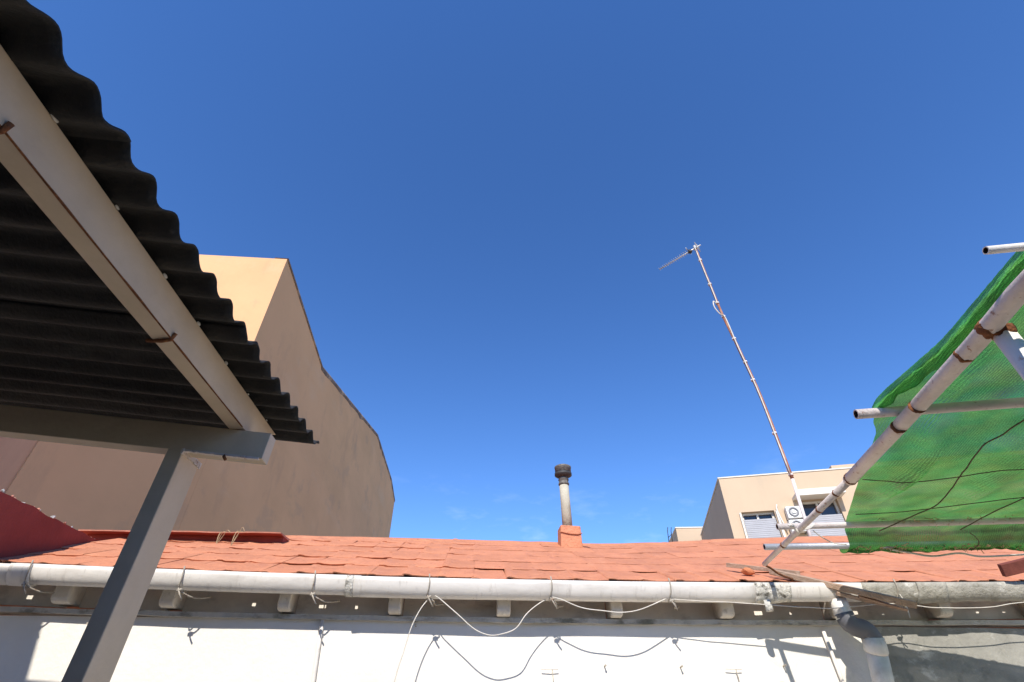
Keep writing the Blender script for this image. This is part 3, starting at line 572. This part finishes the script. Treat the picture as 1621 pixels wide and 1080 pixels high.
# ------------------------------------------------------------------ tall tan building behind, left
tb = empty('tan_building', (-9, 20, GZ), 'tall windowless tan rendered building behind the red party wall', 'building')
XB = -5.5
prof = [(9.79, 10.0), (14.36, 9.50), (24.6, 12.05), (30.8, 12.0), (33.3, 11.5)]
bm = NB()
def side(x, flip=False):
    vt = [bm.verts.new((x, y, z)) for y, z in prof]; vb = [bm.verts.new((x, y, GZ)) for y, z in prof]
    for i in range(len(prof) - 1): bm.faces.new((vb[i], vb[i + 1], vt[i + 1], vt[i]))
    return vt, vb
a = side(XB); b = side(-14.0)
for i in range(len(prof) - 1): bm.faces.new((a[0][i], a[0][i + 1], b[0][i + 1], b[0][i]))
for e in (0, -1): bm.faces.new((a[1][e], a[0][e], b[0][e], b[1][e]))
build('wall', bm, 'tan', tb)
bm = NB(); box(bm, (-14, 6.06, GZ), (XB - .003, 9.80, 5.9)); build('lower_wing', bm, 'tan', tb)
bm = NB(); box(bm, (-14, 3.9, GZ), (XB - .02, 6.06, 5.4)); build('end_wing', bm, 'tan_orange', tb, label='orange brown end wing seen under the pergola beam')
bm = NB()
P = [Vector((XB, y, z)) for y, z in prof]; P2 = []
for p, q in zip(P, P[1:]):
    for k in range(40): P2.append(p.lerp(q, k / 40))
P2.append(P[-1]); g = []
for i, p in enumerate(P2):
    dn = (0.02 if i < 40 else 0.10) + max(0, noise.noise((p.y * 1.1, 3, 0))) * (0.06 if i < 40 else 0.30)
    g.append([bm.verts.new(q) for q in ((XB + .004, p.y, p.z - dn), (XB + .03, p.y, p.z - dn * .55), (XB + .035, p.y, p.z + .03), (XB - .35, p.y, p.z + .04))])
for c, d in zip(g, g[1:]):
    for q in range(3): bm.faces.new((c[q], c[q + 1], d[q + 1], d[q])).smooth = True
build('parapet_edge', bm, 'mould', tb, label='blackened mouldy parapet edge')

# ------------------------------------------------------------------ cream house far right
P0 = Vector((10.798, 20.483, 0)); S = Vector((0.9588, -0.284, 0)); Nn = Vector((-0.284, -0.9588, 0))
def H(s, d, z): v = P0 + S * s - Nn * d; return (v.x, v.y, z)     # d = depth behind the facade
def hbox(bm, s0, s1, d0, d1, z0, z1, bevel=0.0):
    hexa(bm, [H(s0, d0, z0), H(s1, d0, z0), H(s1, d1, z0), H(s0, d1, z0), H(s0, d0, z1), H(s1, d0, z1), H(s1, d1, z1), H(s0, d1, z1)], bevel)
hs_ = empty('cream_house', H(4, 3, GZ), 'cream rendered house beyond the roof with two shuttered windows', 'house')
W1 = (0.55, 1.86, 4.9, 6.90); W2 = (2.90, 4.42, 5.2, 7.22); ZT = 8.44
bm = NB(); 
for s0, s1, z0, z1 in ((0, W1[0], GZ, ZT), (W1[1], W2[0], GZ, ZT), (W2[1], 22.0, GZ, ZT), (W1[0], W1[1], W1[3], ZT), (W1[0], W1[1], GZ, W1[2]), (W2[0], W2[1], W2[3], ZT), (W2[0], W2[1], GZ, W2[2])):
    hbox(bm, s0, s1, 0, 0.4, z0, z1)
hbox(bm, 0.001, 21.99, 0.4, 9.0, GZ, ZT - .05)
build('wall', bm, 'cream_house', hs_)
bm = NB(); hbox(bm, -0.03, 22.0, -0.03, 0.45, ZT, ZT + .05); hbox(bm, -0.03, 0.45, 0.45, 9.0, ZT, ZT + .05); build('parapet_cap', bm, 'house_white', hs_)
bm = NB(); hbox(bm, 4.95, 20, 0.6, 8.0, ZT - .1, ZT + .42); build('roof_block', bm, 'cream_house', hs_)
for i, (s0, s1, z0, z1) in enumerate((W1, W2)):
    wn = empty('window', H((s0 + s1) / 2, .2, z0), None, None); wn.parent = hs_; wn.location = WP[wn] - WP[hs_]
    bm = NB(); hbox(bm, s0, s1, 0.30, 0.33, z0, z1); build('pane', bm, 'glass_dark', wn)
    bm = NB(); hbox(bm, s0 + .003, s0 + .09, 0.20, 0.30, z0, z1); hbox(bm, s1 - .09, s1 - .003, 0.20, 0.30, z0, z1); hbox(bm, s0 + .09, s1 - .09, 0.20, 0.30, z1 - .09, z1 - .003); hbox(bm, (s0 + s1) / 2 - .04, (s0 + s1) / 2 + .04, 0.21, 0.30, z0, z1 - .09); build('frame', bm, 'house_white', wn)
    zb = z1 - (0.30 if i == 0 else 0.62)
    bm = NB()
    for k in range(14): hbox(bm, s0 + .02, s1 - .02, 0.06 + .004 * (k % 2), 0.10, zb - .075 * (k + 1), zb - .075 * k - .008)
    build('blind', bm, 'blind', wn)
bm = NB(); hbox(bm, 2.72, 4.62, -0.62, 0.0, 7.24, 7.36, .01); hbox(bm, 2.72, 4.62, -0.62, -0.56, 7.36, 7.50, .01); build('canopy', bm, 'house_white', hs_, label='white concrete canopy over the right window')
bm = NB(); hbox(bm, W1[0] - .1, W1[0] - .03, -.10, -0.02, 5.0, 6.85); hbox(bm, W1[1] + .03, W1[1] + .12, -.10, -0.02, 5.0, 6.85, .01); build('shutter_guide', bm, 'house_white', hs_)
for i, (s0, z0, lb) in enumerate(((2.24, 6.44, 'white air conditioner with round fan grille between the house windows'), (2.20, 5.90, 'lower white air conditioner half hidden behind the red roof ridge'))):
    ac = empty('air_conditioner', H(s0 + .3, -.2, z0), lb, 'air conditioner', 'air conditioners on the cream house')
    bm = NB(); hbox(bm, s0, s0 + .64, -0.34, -0.04, z0, z0 + .47, .02); build('casing', bm, 'ac_white', ac)
    bm = NB(); c0 = Vector(H(s0 + .26, -.345, z0 + .24)); pts = [c0 + S * math.cos(q) * .165 + Vector((0, 0, math.sin(q) * .165)) for q in [k * math.pi / 12 for k in range(25)]]
    tube(bm, pts, 0.035, 6); [tube(bm, [c0 - S * .15 + Vector((0, 0, dz)), c0 + S * .15 + Vector((0, 0, dz))], .008, 5) for dz in (-.08, -.03, .03, .08)]
    build('fan_grille', bm, 'ac_grille', ac)
    bm = NB(); tube(bm, [c0 - Nn * -.02 + Nn * 0.0, c0 + Nn * .03], 0.07, 14); build('fan_hub', bm, 'ac_white', ac)
    bm = NB(); hbox(bm, s0 + .05, s0 + .1, -.32, 0, z0 - .05, z0); hbox(bm, s0 + .54, s0 + .59, -.32, 0, z0 - .05, z0); build('bracket', bm, 'ac_grille', ac)
bm = NB(); tube(bm, curve([H(2.1, -.1, 6.0), H(2.0, -.12, 6.5), H(1.96, -.1, 6.9), H(2.02, -.08, 7.1)], 6), .03, 6); build('hose', bm, 'house_white', hs_)
an = empty('annex_block', (14, 31, GZ), 'small pale cream rooftop block left of the cream house', 'building')
bm = NB(); A = Vector((12.25, 29.95, 0)); d1 = Vector((0.97, -.12, 0)).normalized(); d2 = Vector((0.2, .98, 0)).normalized()
c = [A, A + d1 * 5, A + d1 * 5 + d2 * 5, A + d2 * 5]
hexa(bm, [(*p.xy, GZ) for p in c] + [(*p.xy, 9.1) for p in c]); build('wall', bm, 'cream_house', an)
bm = NB(); hexa(bm, [(*(p + (p - (A + d1 * 2.5 + d2 * 2.5)) * .012).xy, 9.1) for p in c] + [(*(p + (p - (A + d1 * 2.5 + d2 * 2.5)) * .012).xy, 9.16) for p in c]); build('parapet_cap', bm, 'house_white', an)
bm = NB()
for k in (0, .22): tube(bm, [(11.75 + k, 30.2, 8.2), (11.8 + k, 30.2, 9.0), (11.86 + k, 30.2, 9.22)], 0.025, 5)
tube(bm, [(11.76, 30.2, 8.6), (12.0, 30.2, 8.8)], .02, 5)
build('roof_bracket', bm, 'dark_metal', None, 'thin dark metal bracket at left of the pale rooftop block', 'bracket')
bm = NB(); q = Vector(H(3.3, .6, ZT)); [tube(bm, curve([q, q + Vector((dx * .5, 0, .2)), q + Vector((dx, 0, h))], 4), .016, 4) for dx, h in ((-.28, .36), (-.1, .22), (.12, .2), (.3, .1), (.5, .06))]
build('parapet_weed', bm, 'straw', None, 'dry weed tuft growing on the cream house parapet', 'weed')

# ------------------------------------------------------------------ antenna on its rusty mast
am = empty('tv_antenna', (3.70, 5.4, 1.3), 'tall leaning rusty antenna mast with a small comb aerial on top', 'antenna')
B0, B1, B2 = Vector((3.715, 5.4, 1.25)), Vector((3.764, 5.4, 2.25)), Vector((3.515, 5.4, 6.34))
mid = [(3.764, 2.25), (3.736, 3.37), (3.66, 4.2), (3.585, 4.926), (3.515, 6.34)]
bm = NB(); tube(bm, [B0, B1], 0.0195, 10); build('mast_sleeve', bm, 'mast_white', am)
mast = NB(); tube(mast, curve([(x, 5.4, z) for x, z in mid], 6), [0.021] * 13 + [0.018] * 12, 10); mast = build('mast', mast, 'mast', am)
for x, z in ((3.762, 2.3), (3.745, 2.85), (3.71, 3.65), (3.69, 3.95), (3.645, 4.36), (3.6, 4.78), (3.575, 5.05), (3.555, 5.45), (3.532, 6.0)):
    bm = NB(); tube(bm, [(x, 5.4, z - .012), (x - .001, 5.4, z + .012)], 0.029, 10); build('clip', bm, 'mast_white', mast)
bm = NB(); tube(bm, curve([(3.74, 5.375, 2.3), (3.712, 5.375, 3.4), (3.645, 5.375, 4.2), (3.605, 5.375, 4.74), (3.53, 5.36, 4.80), (3.48, 5.36, 4.93), (3.50, 5.37, 5.06), (3.555, 5.375, 5.08), (3.525, 5.375, 5.7), (3.495, 5.375, 6.3)], 6), 0.0085, 6)
build('cable', bm, 'cord', am)
T = Vector((3.515, 5.4, 6.30)); D = Vector((math.sin(R(-40)), math.cos(R(-40)), 0)); X = Vector((D.y, -D.x, 0)); E_ = T + D * 0.70
bm = NB(); tube(bm, [T - D * .10, E_], 0.010, 8); boom = build('boom', bm, 'aluminium', am)
for k in range(15):
    c = T + D * (0.16 + .038 * k); h = lerp(.055, .035, k / 14)
    bm = NB(); tube(bm, [c - X * h + Vector((0, 0, .006)), c + X * h + Vector((0, 0, .006))], 0.0042, 5); build('element', bm, 'aluminium', boom)
bm = NB(); c = T + D * .10; box(bm, tuple(c - Vector((.028, .03, .03))), tuple(c + Vector((.028, .03, .015))), .004); build('junction_box', bm, 'dark_metal', am)
bm = NB(); c = T + D * .12
for sg in (-1, 1): tube(bm, [c + X * .01 * sg, c + X * .09 * sg + Vector((0, 0, .012)), c + X * .09 * sg + Vector((0, 0, .035)), c + X * .01 * sg + Vector((0, 0, .03))], .005, 5)
build('dipole', bm, 'aluminium', am)
bm = NB(); c = T - D * .04
for dz in (-.055, -.02, .02, .055): tube(bm, [c - X * .08 + Vector((0, 0, dz)), c + X * .08 + Vector((0, 0, dz))], .0045, 5)
tube(bm, [c + Vector((0, 0, -.06)), c + Vector((0, 0, .06))], .006, 5); build('reflector', bm, 'aluminium', am)
bm = NB(); tube(bm, [T - Vector((0, 0, .03)), T + Vector((0, 0, .05))], .028, 10); build('clamp', bm, 'aluminium', am)

# ------------------------------------------------------------------ pipe frame with green shade net, standing on the patio
fr = empty('pipe_frame', (1.42, 0.96, GZ), 'rusty cream pipe frame holding the green shade net', 'frame')
J = Vector((1.674, 1.991, 0.8475)); TIP = Vector((1.84, 3.2, 0.762))
PB, PC = Vector((1.4287, 1.026, 0.8625)), Vector((1.365, 0.8295, 0.8625))
def rusty(bm, c, amp=.0025, sc_=90):
    for v in bm.verts: v.co += (v.co - c).normalized() * amp * noise.noise(v.co * sc_)
bm = NB(); tube(bm, [TIP, J.lerp(TIP, .55), J], [0.0140, 0.0155, 0.0165], 14, hollow=True, mi=0, mi_in=1)
build('thin_rafter_pipe', bm, ['pipe', 'pipe_inside'], fr)
bm = NB(); tube(bm, [J + (TIP - J).normalized() * .035, Vector((1.563, 1.5105, 0.8625)), PB, PC, Vector((1.275, 0.45, 0.8625)), Vector((1.125, -0.45, 0.8625))], 0.0252, 18, hollow=True, mi=0, mi_in=1, wall=.35)
build('rafter_pipe', bm, ['pipe', 'pipe_inside'], fr)
def along(t): return J.lerp(PB, t) if t <= 1 else PB.lerp(PC, t - 1)
for t, ln, k in ((-0.012, .016, 1.09), (.47, .008, 1.012), (.62, .006, 1.012), (.93, .016, 1.015), (1.30, .030, 1.09)):
    a_ = along(t) if t >= 0 else J + (TIP - J).normalized() * .02; d_ = (along(max(t, 0) + .05) - along(max(t, 0))).normalized(); bm = NB()
    tube(bm, [a_ + d_ * ln * q for q in (-.5, -.25, 0, .25, .5)], [0.0252 * k * q for q in (.90, 1.0, 1.0, 1.0, .90)], 30)
    for v in bm.verts:
        rad = (v.co - a_) - d_ * (v.co - a_).dot(d_); q = rad.normalized() * 1.7
        v.co += d_ * ln * .7 * noise.noise(q * .6 + Vector((t * 9, 0, 0))) + d_ * ln * .25 * noise.noise(q * 2) + rad.normalized() * .0022 * noise.noise(v.co * 160 + q * 3)
    build('rust_collar', bm, 'rust', fr)
for q in (.14, .30, .72):
    a_ = J.lerp(TIP, q); d_ = (TIP - J).normalized(); bm = NB(); tube(bm, [a_ - d_ * .010, a_, a_ + d_ * .011], [.0155, .0178, .0153], 12); rusty(bm, a_, .003)
    build('rust_collar', bm, 'rust', fr)
def cross(p, q, r, m, label=None):
    p = Vector(p); q = Vector(q); bm = NB(); tube(bm, [p, p.lerp(q, .33), p.lerp(q, .66), q], r, 18, hollow=True, mi=0, mi_in=1); return build('cross_pipe', bm, [m, 'pipe_inside'], fr, label=label)
cross((1.297, 0.779, 0.964), (2.88, 0.43, 0.964), 0.0110, 'pipe_white', 'topmost white cross pipe with open end')
cross((1.422, 1.545, 0.9075), (3.31, 1.10, 0.9075), 0.0184, 'pipe', 'thick cream cross pipe over the rafter')
cross((1.6883, 2.697, 0.84), (3.61, 2.388, 0.84), 0.0165, 'pipe', 'white cross pipe at the lower net')
cross((1.7355, 2.9647, 0.8025), (3.96, 2.68, 0.8025), 0.0178, 'galv', 'grey galvanised cross pipe at the net bottom')
p_ = Vector((1.437, 0.9637, 0.850)); bm = NB(); tube(bm, [p_, p_ + Vector((.001, 0, -.4)), (1.44, 0.96, GZ)], 0.0262, 22); ps = build('post', bm, 'pipe_white', fr, label='thick white post with rust at its head')
bm = NB(); tube(bm, [p_ + Vector((0, 0, .01)), p_ + Vector((0, 0, .0)), p_ + Vector((0, 0, -.010)), p_ + Vector((0, 0, -.022))], [0.030, 0.031, 0.029, 0.0268], 24); rusty(bm, p_, .006, 60)
build('rust_collar', bm, 'rust', ps)
bm = NB(); tube(bm, curve([TIP + Vector((0, .0, -.004)), TIP + Vector((.05, .02, -.022)), (1.95, 3.25, .715), (2.04, 3.27, .69)], 5), [.007] * 16, 8); build('iron_prop', bm, 'rust', fr)
bm = NB()
for k in range(3): tube(bm, curve([(1.694 + .008 * k, 2.60 - .01 * k, 0.822), (1.74, 2.61, 0.800 - .006 * k), (1.80, 2.60, 0.803 + .004 * k), (1.845, 2.60, 0.826)], 5), .0042, 6)
build('tie_wire', bm, 'cord', fr)
bm = NB(); tube(bm, curve([(1.839, 2.621, 0.800), (1.915, 2.681, 0.786), (2.032, 2.759, 0.775), (2.113, 2.771, 0.773)], 5), .003, 6); build('tie_wire', bm, 'cord', fr)

net = empty('shade_net', (2.4, 1.8, 0.75), 'torn green shade net stretched over the pipe frame', 'net')
EDGE = [(1.40, 0.66, 0.985), (1.426, 0.791, 0.980), (1.4686, 0.961, 0.979), (1.501, 1.155, 0.965), (1.497, 1.30, 0.952), (1.493, 1.484, 0.9355), (1.5375, 1.605, 0.9188), (1.599, 1.6958, 0.9), (1.7078, 1.9537, 0.8738), (1.94, 2.409, 0.865), (2.123, 2.743, 0.866), (2.175, 2.822, 0.832), (2.21, 2.885, 0.793), (2.2125, 2.9475, 0.7762), (2.2163, 2.985, 0.795), (2.2163, 2.9775, 0.825)]
rows = curve(EDGE, 10); NX = 200
bm = NB(); uvl = bm.loops.layers.uv.new('UVMap'); g = []; acc = 0.0; V_ = []
def ridge_fold(x, y):
    """pulled folds: from the tie points the cloth gathers in long shallow creases"""
    z = 0.0
    for (ax, ay, dx, dy, w_, h_) in ((1.90, 1.62, .10, 1.0, .035, .026), (2.25, 1.5, .25, 1.0, .045, .022), (2.5, 2.5, -.35, -1.0, .04, .02), (2.1, 2.6, -.25, -1.0, .03, .018), (2.85, 1.3, .05, 1.0, .06, .025), (1.62, 1.0, .25, .9, .03, .016)):
        L_ = math.hypot(dx, dy); dx /= L_; dy /= L_; u = (x - ax) * dx + (y - ay) * dy; v = (x - ax) * dy - (y - ay) * dx
        if 0 < u < 1.0: z += h_ * math.sin(u * math.pi) * math.exp(-(v / (w_ * (.4 + u))) ** 2)
    return z
for j, e in enumerate(rows):
    if j: acc += (rows[j] - rows[j - 1]).length
    V_.append(acc); row = []
    for i in range(NX + 1):
        u = (i / NX) ** 1.15; x = lerp(e.x, 4.05, u); p = Vector((x, e.y - (x - e.x) * 0.155 * min(1, .5 + e.y / 4.5), e.z))
        ed = min(1.0, u * 14 + .25)
        p.z += ed * (.012 * noise.noise((x * 3.1, e.y * 2.2, 1)) + .0025 * noise.noise((x * 12, e.y * 9, 3)) - ridge_fold(x, p.y))
        p.z -= 0.016 * math.sin(min(1, max(0, (e.y - 1.54) / 1.12)) * math.pi) * min(1, u * 10)
        if e.y > 2.5: p.z += 0.012 * noise.noise((x * 8, 9, 9)) + .007 * noise.noise((x * 26, 4, 9)) - .003; p.y += .015 * noise.noise((x * 7, 1, 9))
        if i == 0: p.x += 0.006 * noise.noise((e.y * 4, 2, 2)) + .002 * noise.noise((e.y * 30, 2, 2))
        row.append(bm.verts.new(p))
    g.append(row)
for j in range(len(rows) - 1):
    for i in range(NX):
        f = bm.faces.new((g[j][i], g[j][i + 1], g[j + 1][i + 1], g[j + 1][i])); f.smooth = True
        for lp, (a_, b_) in zip(f.loops, ((j, i), (j, i + 1), (j + 1, i + 1), (j + 1, i))): lp[uvl].uv = (g[a_][b_].co.x * 1.33, V_[a_] * 1.33)
build('net_sheet', bm, 'net', net)
# crumpled hem rolled along the sunny edge
bm = NB(); uvl = bm.loops.layers.uv.new('UVMap'); g = []
hem = [p for p in curve(EDGE[:7], 26) if p.y < 1.56]
for j, e in enumerate(hem):
    row = []; t = j / (len(hem) - 1); wv = 0.030 + 0.030 * (1 - t) + .010 * noise.noise((e.y * 6, 1, 7)) + .008 * max(0, noise.noise((e.y * 16, 1, 7))); wv *= min(1, .25 + (1 - t) * 7)
    for k in range(15):
        s = k / 14; a_ = s * 4.0 - 0.4
        p = e + Vector((-0.010 + wv * (1 - math.cos(a_)) * .50 * (1 + .3 * noise.noise((e.y * 12, s * 3, 2))), 0, 0.010 - math.sin(a_ * .8) * .008 - wv * s * 0.85))
        p += Vector((noise.noise((e.y * 18, s * 5, 1)), noise.noise((e.y * 18, s * 5, 4)) * .6, noise.noise((e.y * 18, s * 5, 8)))) * .011 * s + Vector((0, 0, noise.noise((e.y * 60, s * 9, 8)) * .002))
        row.append(bm.verts.new(p))
    g.append(row)
for j in range(len(g) - 1):
    for k in range(14):
        f = bm.faces.new((g[j][k], g[j][k + 1], g[j + 1][k + 1], g[j + 1][k])); f.smooth = True
        for lp, (a_, b_) in zip(f.loops, ((j, k), (j, k + 1), (j + 1, k + 1), (j + 1, k))): lp[uvl].uv = (b_ * .012, a_ * .012)
build('rolled_hem', bm, 'net_fold_sunlit', net)
# dry vine stems and wires caught under the net
for pts, r, lb, nm in (
    ([(1.69, 1.967, 0.853), (1.792, 1.965, 0.852), (1.901, 1.974, 0.85), (2.09, 1.91, 0.856), (2.195, 1.858, 0.861), (2.385, 1.811, 0.864), (2.9, 1.7, .87)], .0020, 'upper thin dark wire crossing the green net', 'fence_wire'),
    ([(1.871, 2.311, 0.818), (2.07, 2.266, 0.82), (2.292, 2.172, 0.827), (2.601, 2.049, 0.837), (3.0, 1.95, .84)], .0020, 'lower thin dark wire crossing the green net', 'fence_wire'),
    ([(2.132, 2.517, 0.803), (2.158, 2.345, 0.814), (2.191, 2.165, 0.829), (2.11, 1.936, 0.853), (2.009, 1.683, 0.88), (1.991, 1.545, 0.882), (1.984, 1.432, 0.89)], .0026, 'long curved dry vine rising diagonally across the net', 'dry_vine'),
    ([(2.544, 2.469, 0.804), (2.529, 2.263, 0.818), (2.537, 2.12, 0.83), (2.574, 2.02, 0.84), (2.7, 1.9, .85)], .0024, 'shorter dry vine slanting low at the right of the net', 'dry_vine'),
    ([(2.80, 2.72, 0.769), (2.77, 2.618, 0.786), (2.608, 2.482, 0.795)], .0022, 'small dry vine twig by the net bottom pipe', 'dry_vine')):
    bm = NB(); P = curve(pts, 8); tube(bm, [p + Vector((0, 0, -.030)) + Vector((noise.noise(p * 14), noise.noise(p * 14 + Vector((3, 0, 0))), 0)) * .008 for p in P], r, 6)
    build(nm, bm, 'vine', None, lb, 'wire' if nm == 'fence_wire' else 'vine', 'wires under the net' if nm == 'fence_wire' else 'dry vines under the net')
bm = NB()
for k in range(170):
    x = 2.24 + 1.5 * random.random() ** 1.2; low_ = random.random() < .6; y = (2.90 if low_ else 2.60) - (x - 2.2) * .13 + random.uniform(-.04, .02); z = (.775 if low_ else .846) + random.uniform(-.006, .016); a_ = random.uniform(0, 6.3); ln = random.uniform(.012, .06)
    tube(bm, curve([(x, y, z), (x + math.cos(a_) * ln * .5, y + random.uniform(-.01, .01), z + random.uniform(-.012, .01)), (x + math.cos(a_) * ln, y + random.uniform(-.02, .02), z + math.sin(a_) * ln * .4 - .006)], 3), random.uniform(.001, .0026), 4)
for k in range(160):                                        # curled dry leaves
    low_ = random.random() < .65; x = 2.24 + 1.5 * random.random(); y = (2.91 if low_ else 2.62) - (x - 2.2) * .13 + random.uniform(-.05, .03); z = (.778 if low_ else .850) + random.uniform(-.008, .012)
    q = Matrix.Rotation(random.uniform(0, 6.3), 3, 'Z') @ Matrix.Rotation(random.uniform(-1, 1), 3, 'X'); l_ = random.uniform(.006, .016); c = Vector((x, y, z))
    poly(bm, [c + q @ Vector(v) for v in ((-l_, 0, 0), (0, -l_ * .45, l_ * .3), (l_, 0, l_ * .2), (0, l_ * .45, l_ * .25))])
build('dry_leaf_litter', bm, 'straw', None, 'dry twigs and leaf litter caught along the net bottom', 'litter', kind='stuff')
bm = NB(); tube(bm, curve([(2.44, 2.86, 0.775), (2.55, 2.875, 0.765), (2.72, 2.90, 0.752), (2.89, 2.889, 0.769), (3.05, 2.90, 0.756), (3.4, 2.856, 0.77)], 8), .0055, 6); build('hanging_stem', bm, 'cord', None, 'long pale stem hanging below the net bottom over the red roof', 'stem')
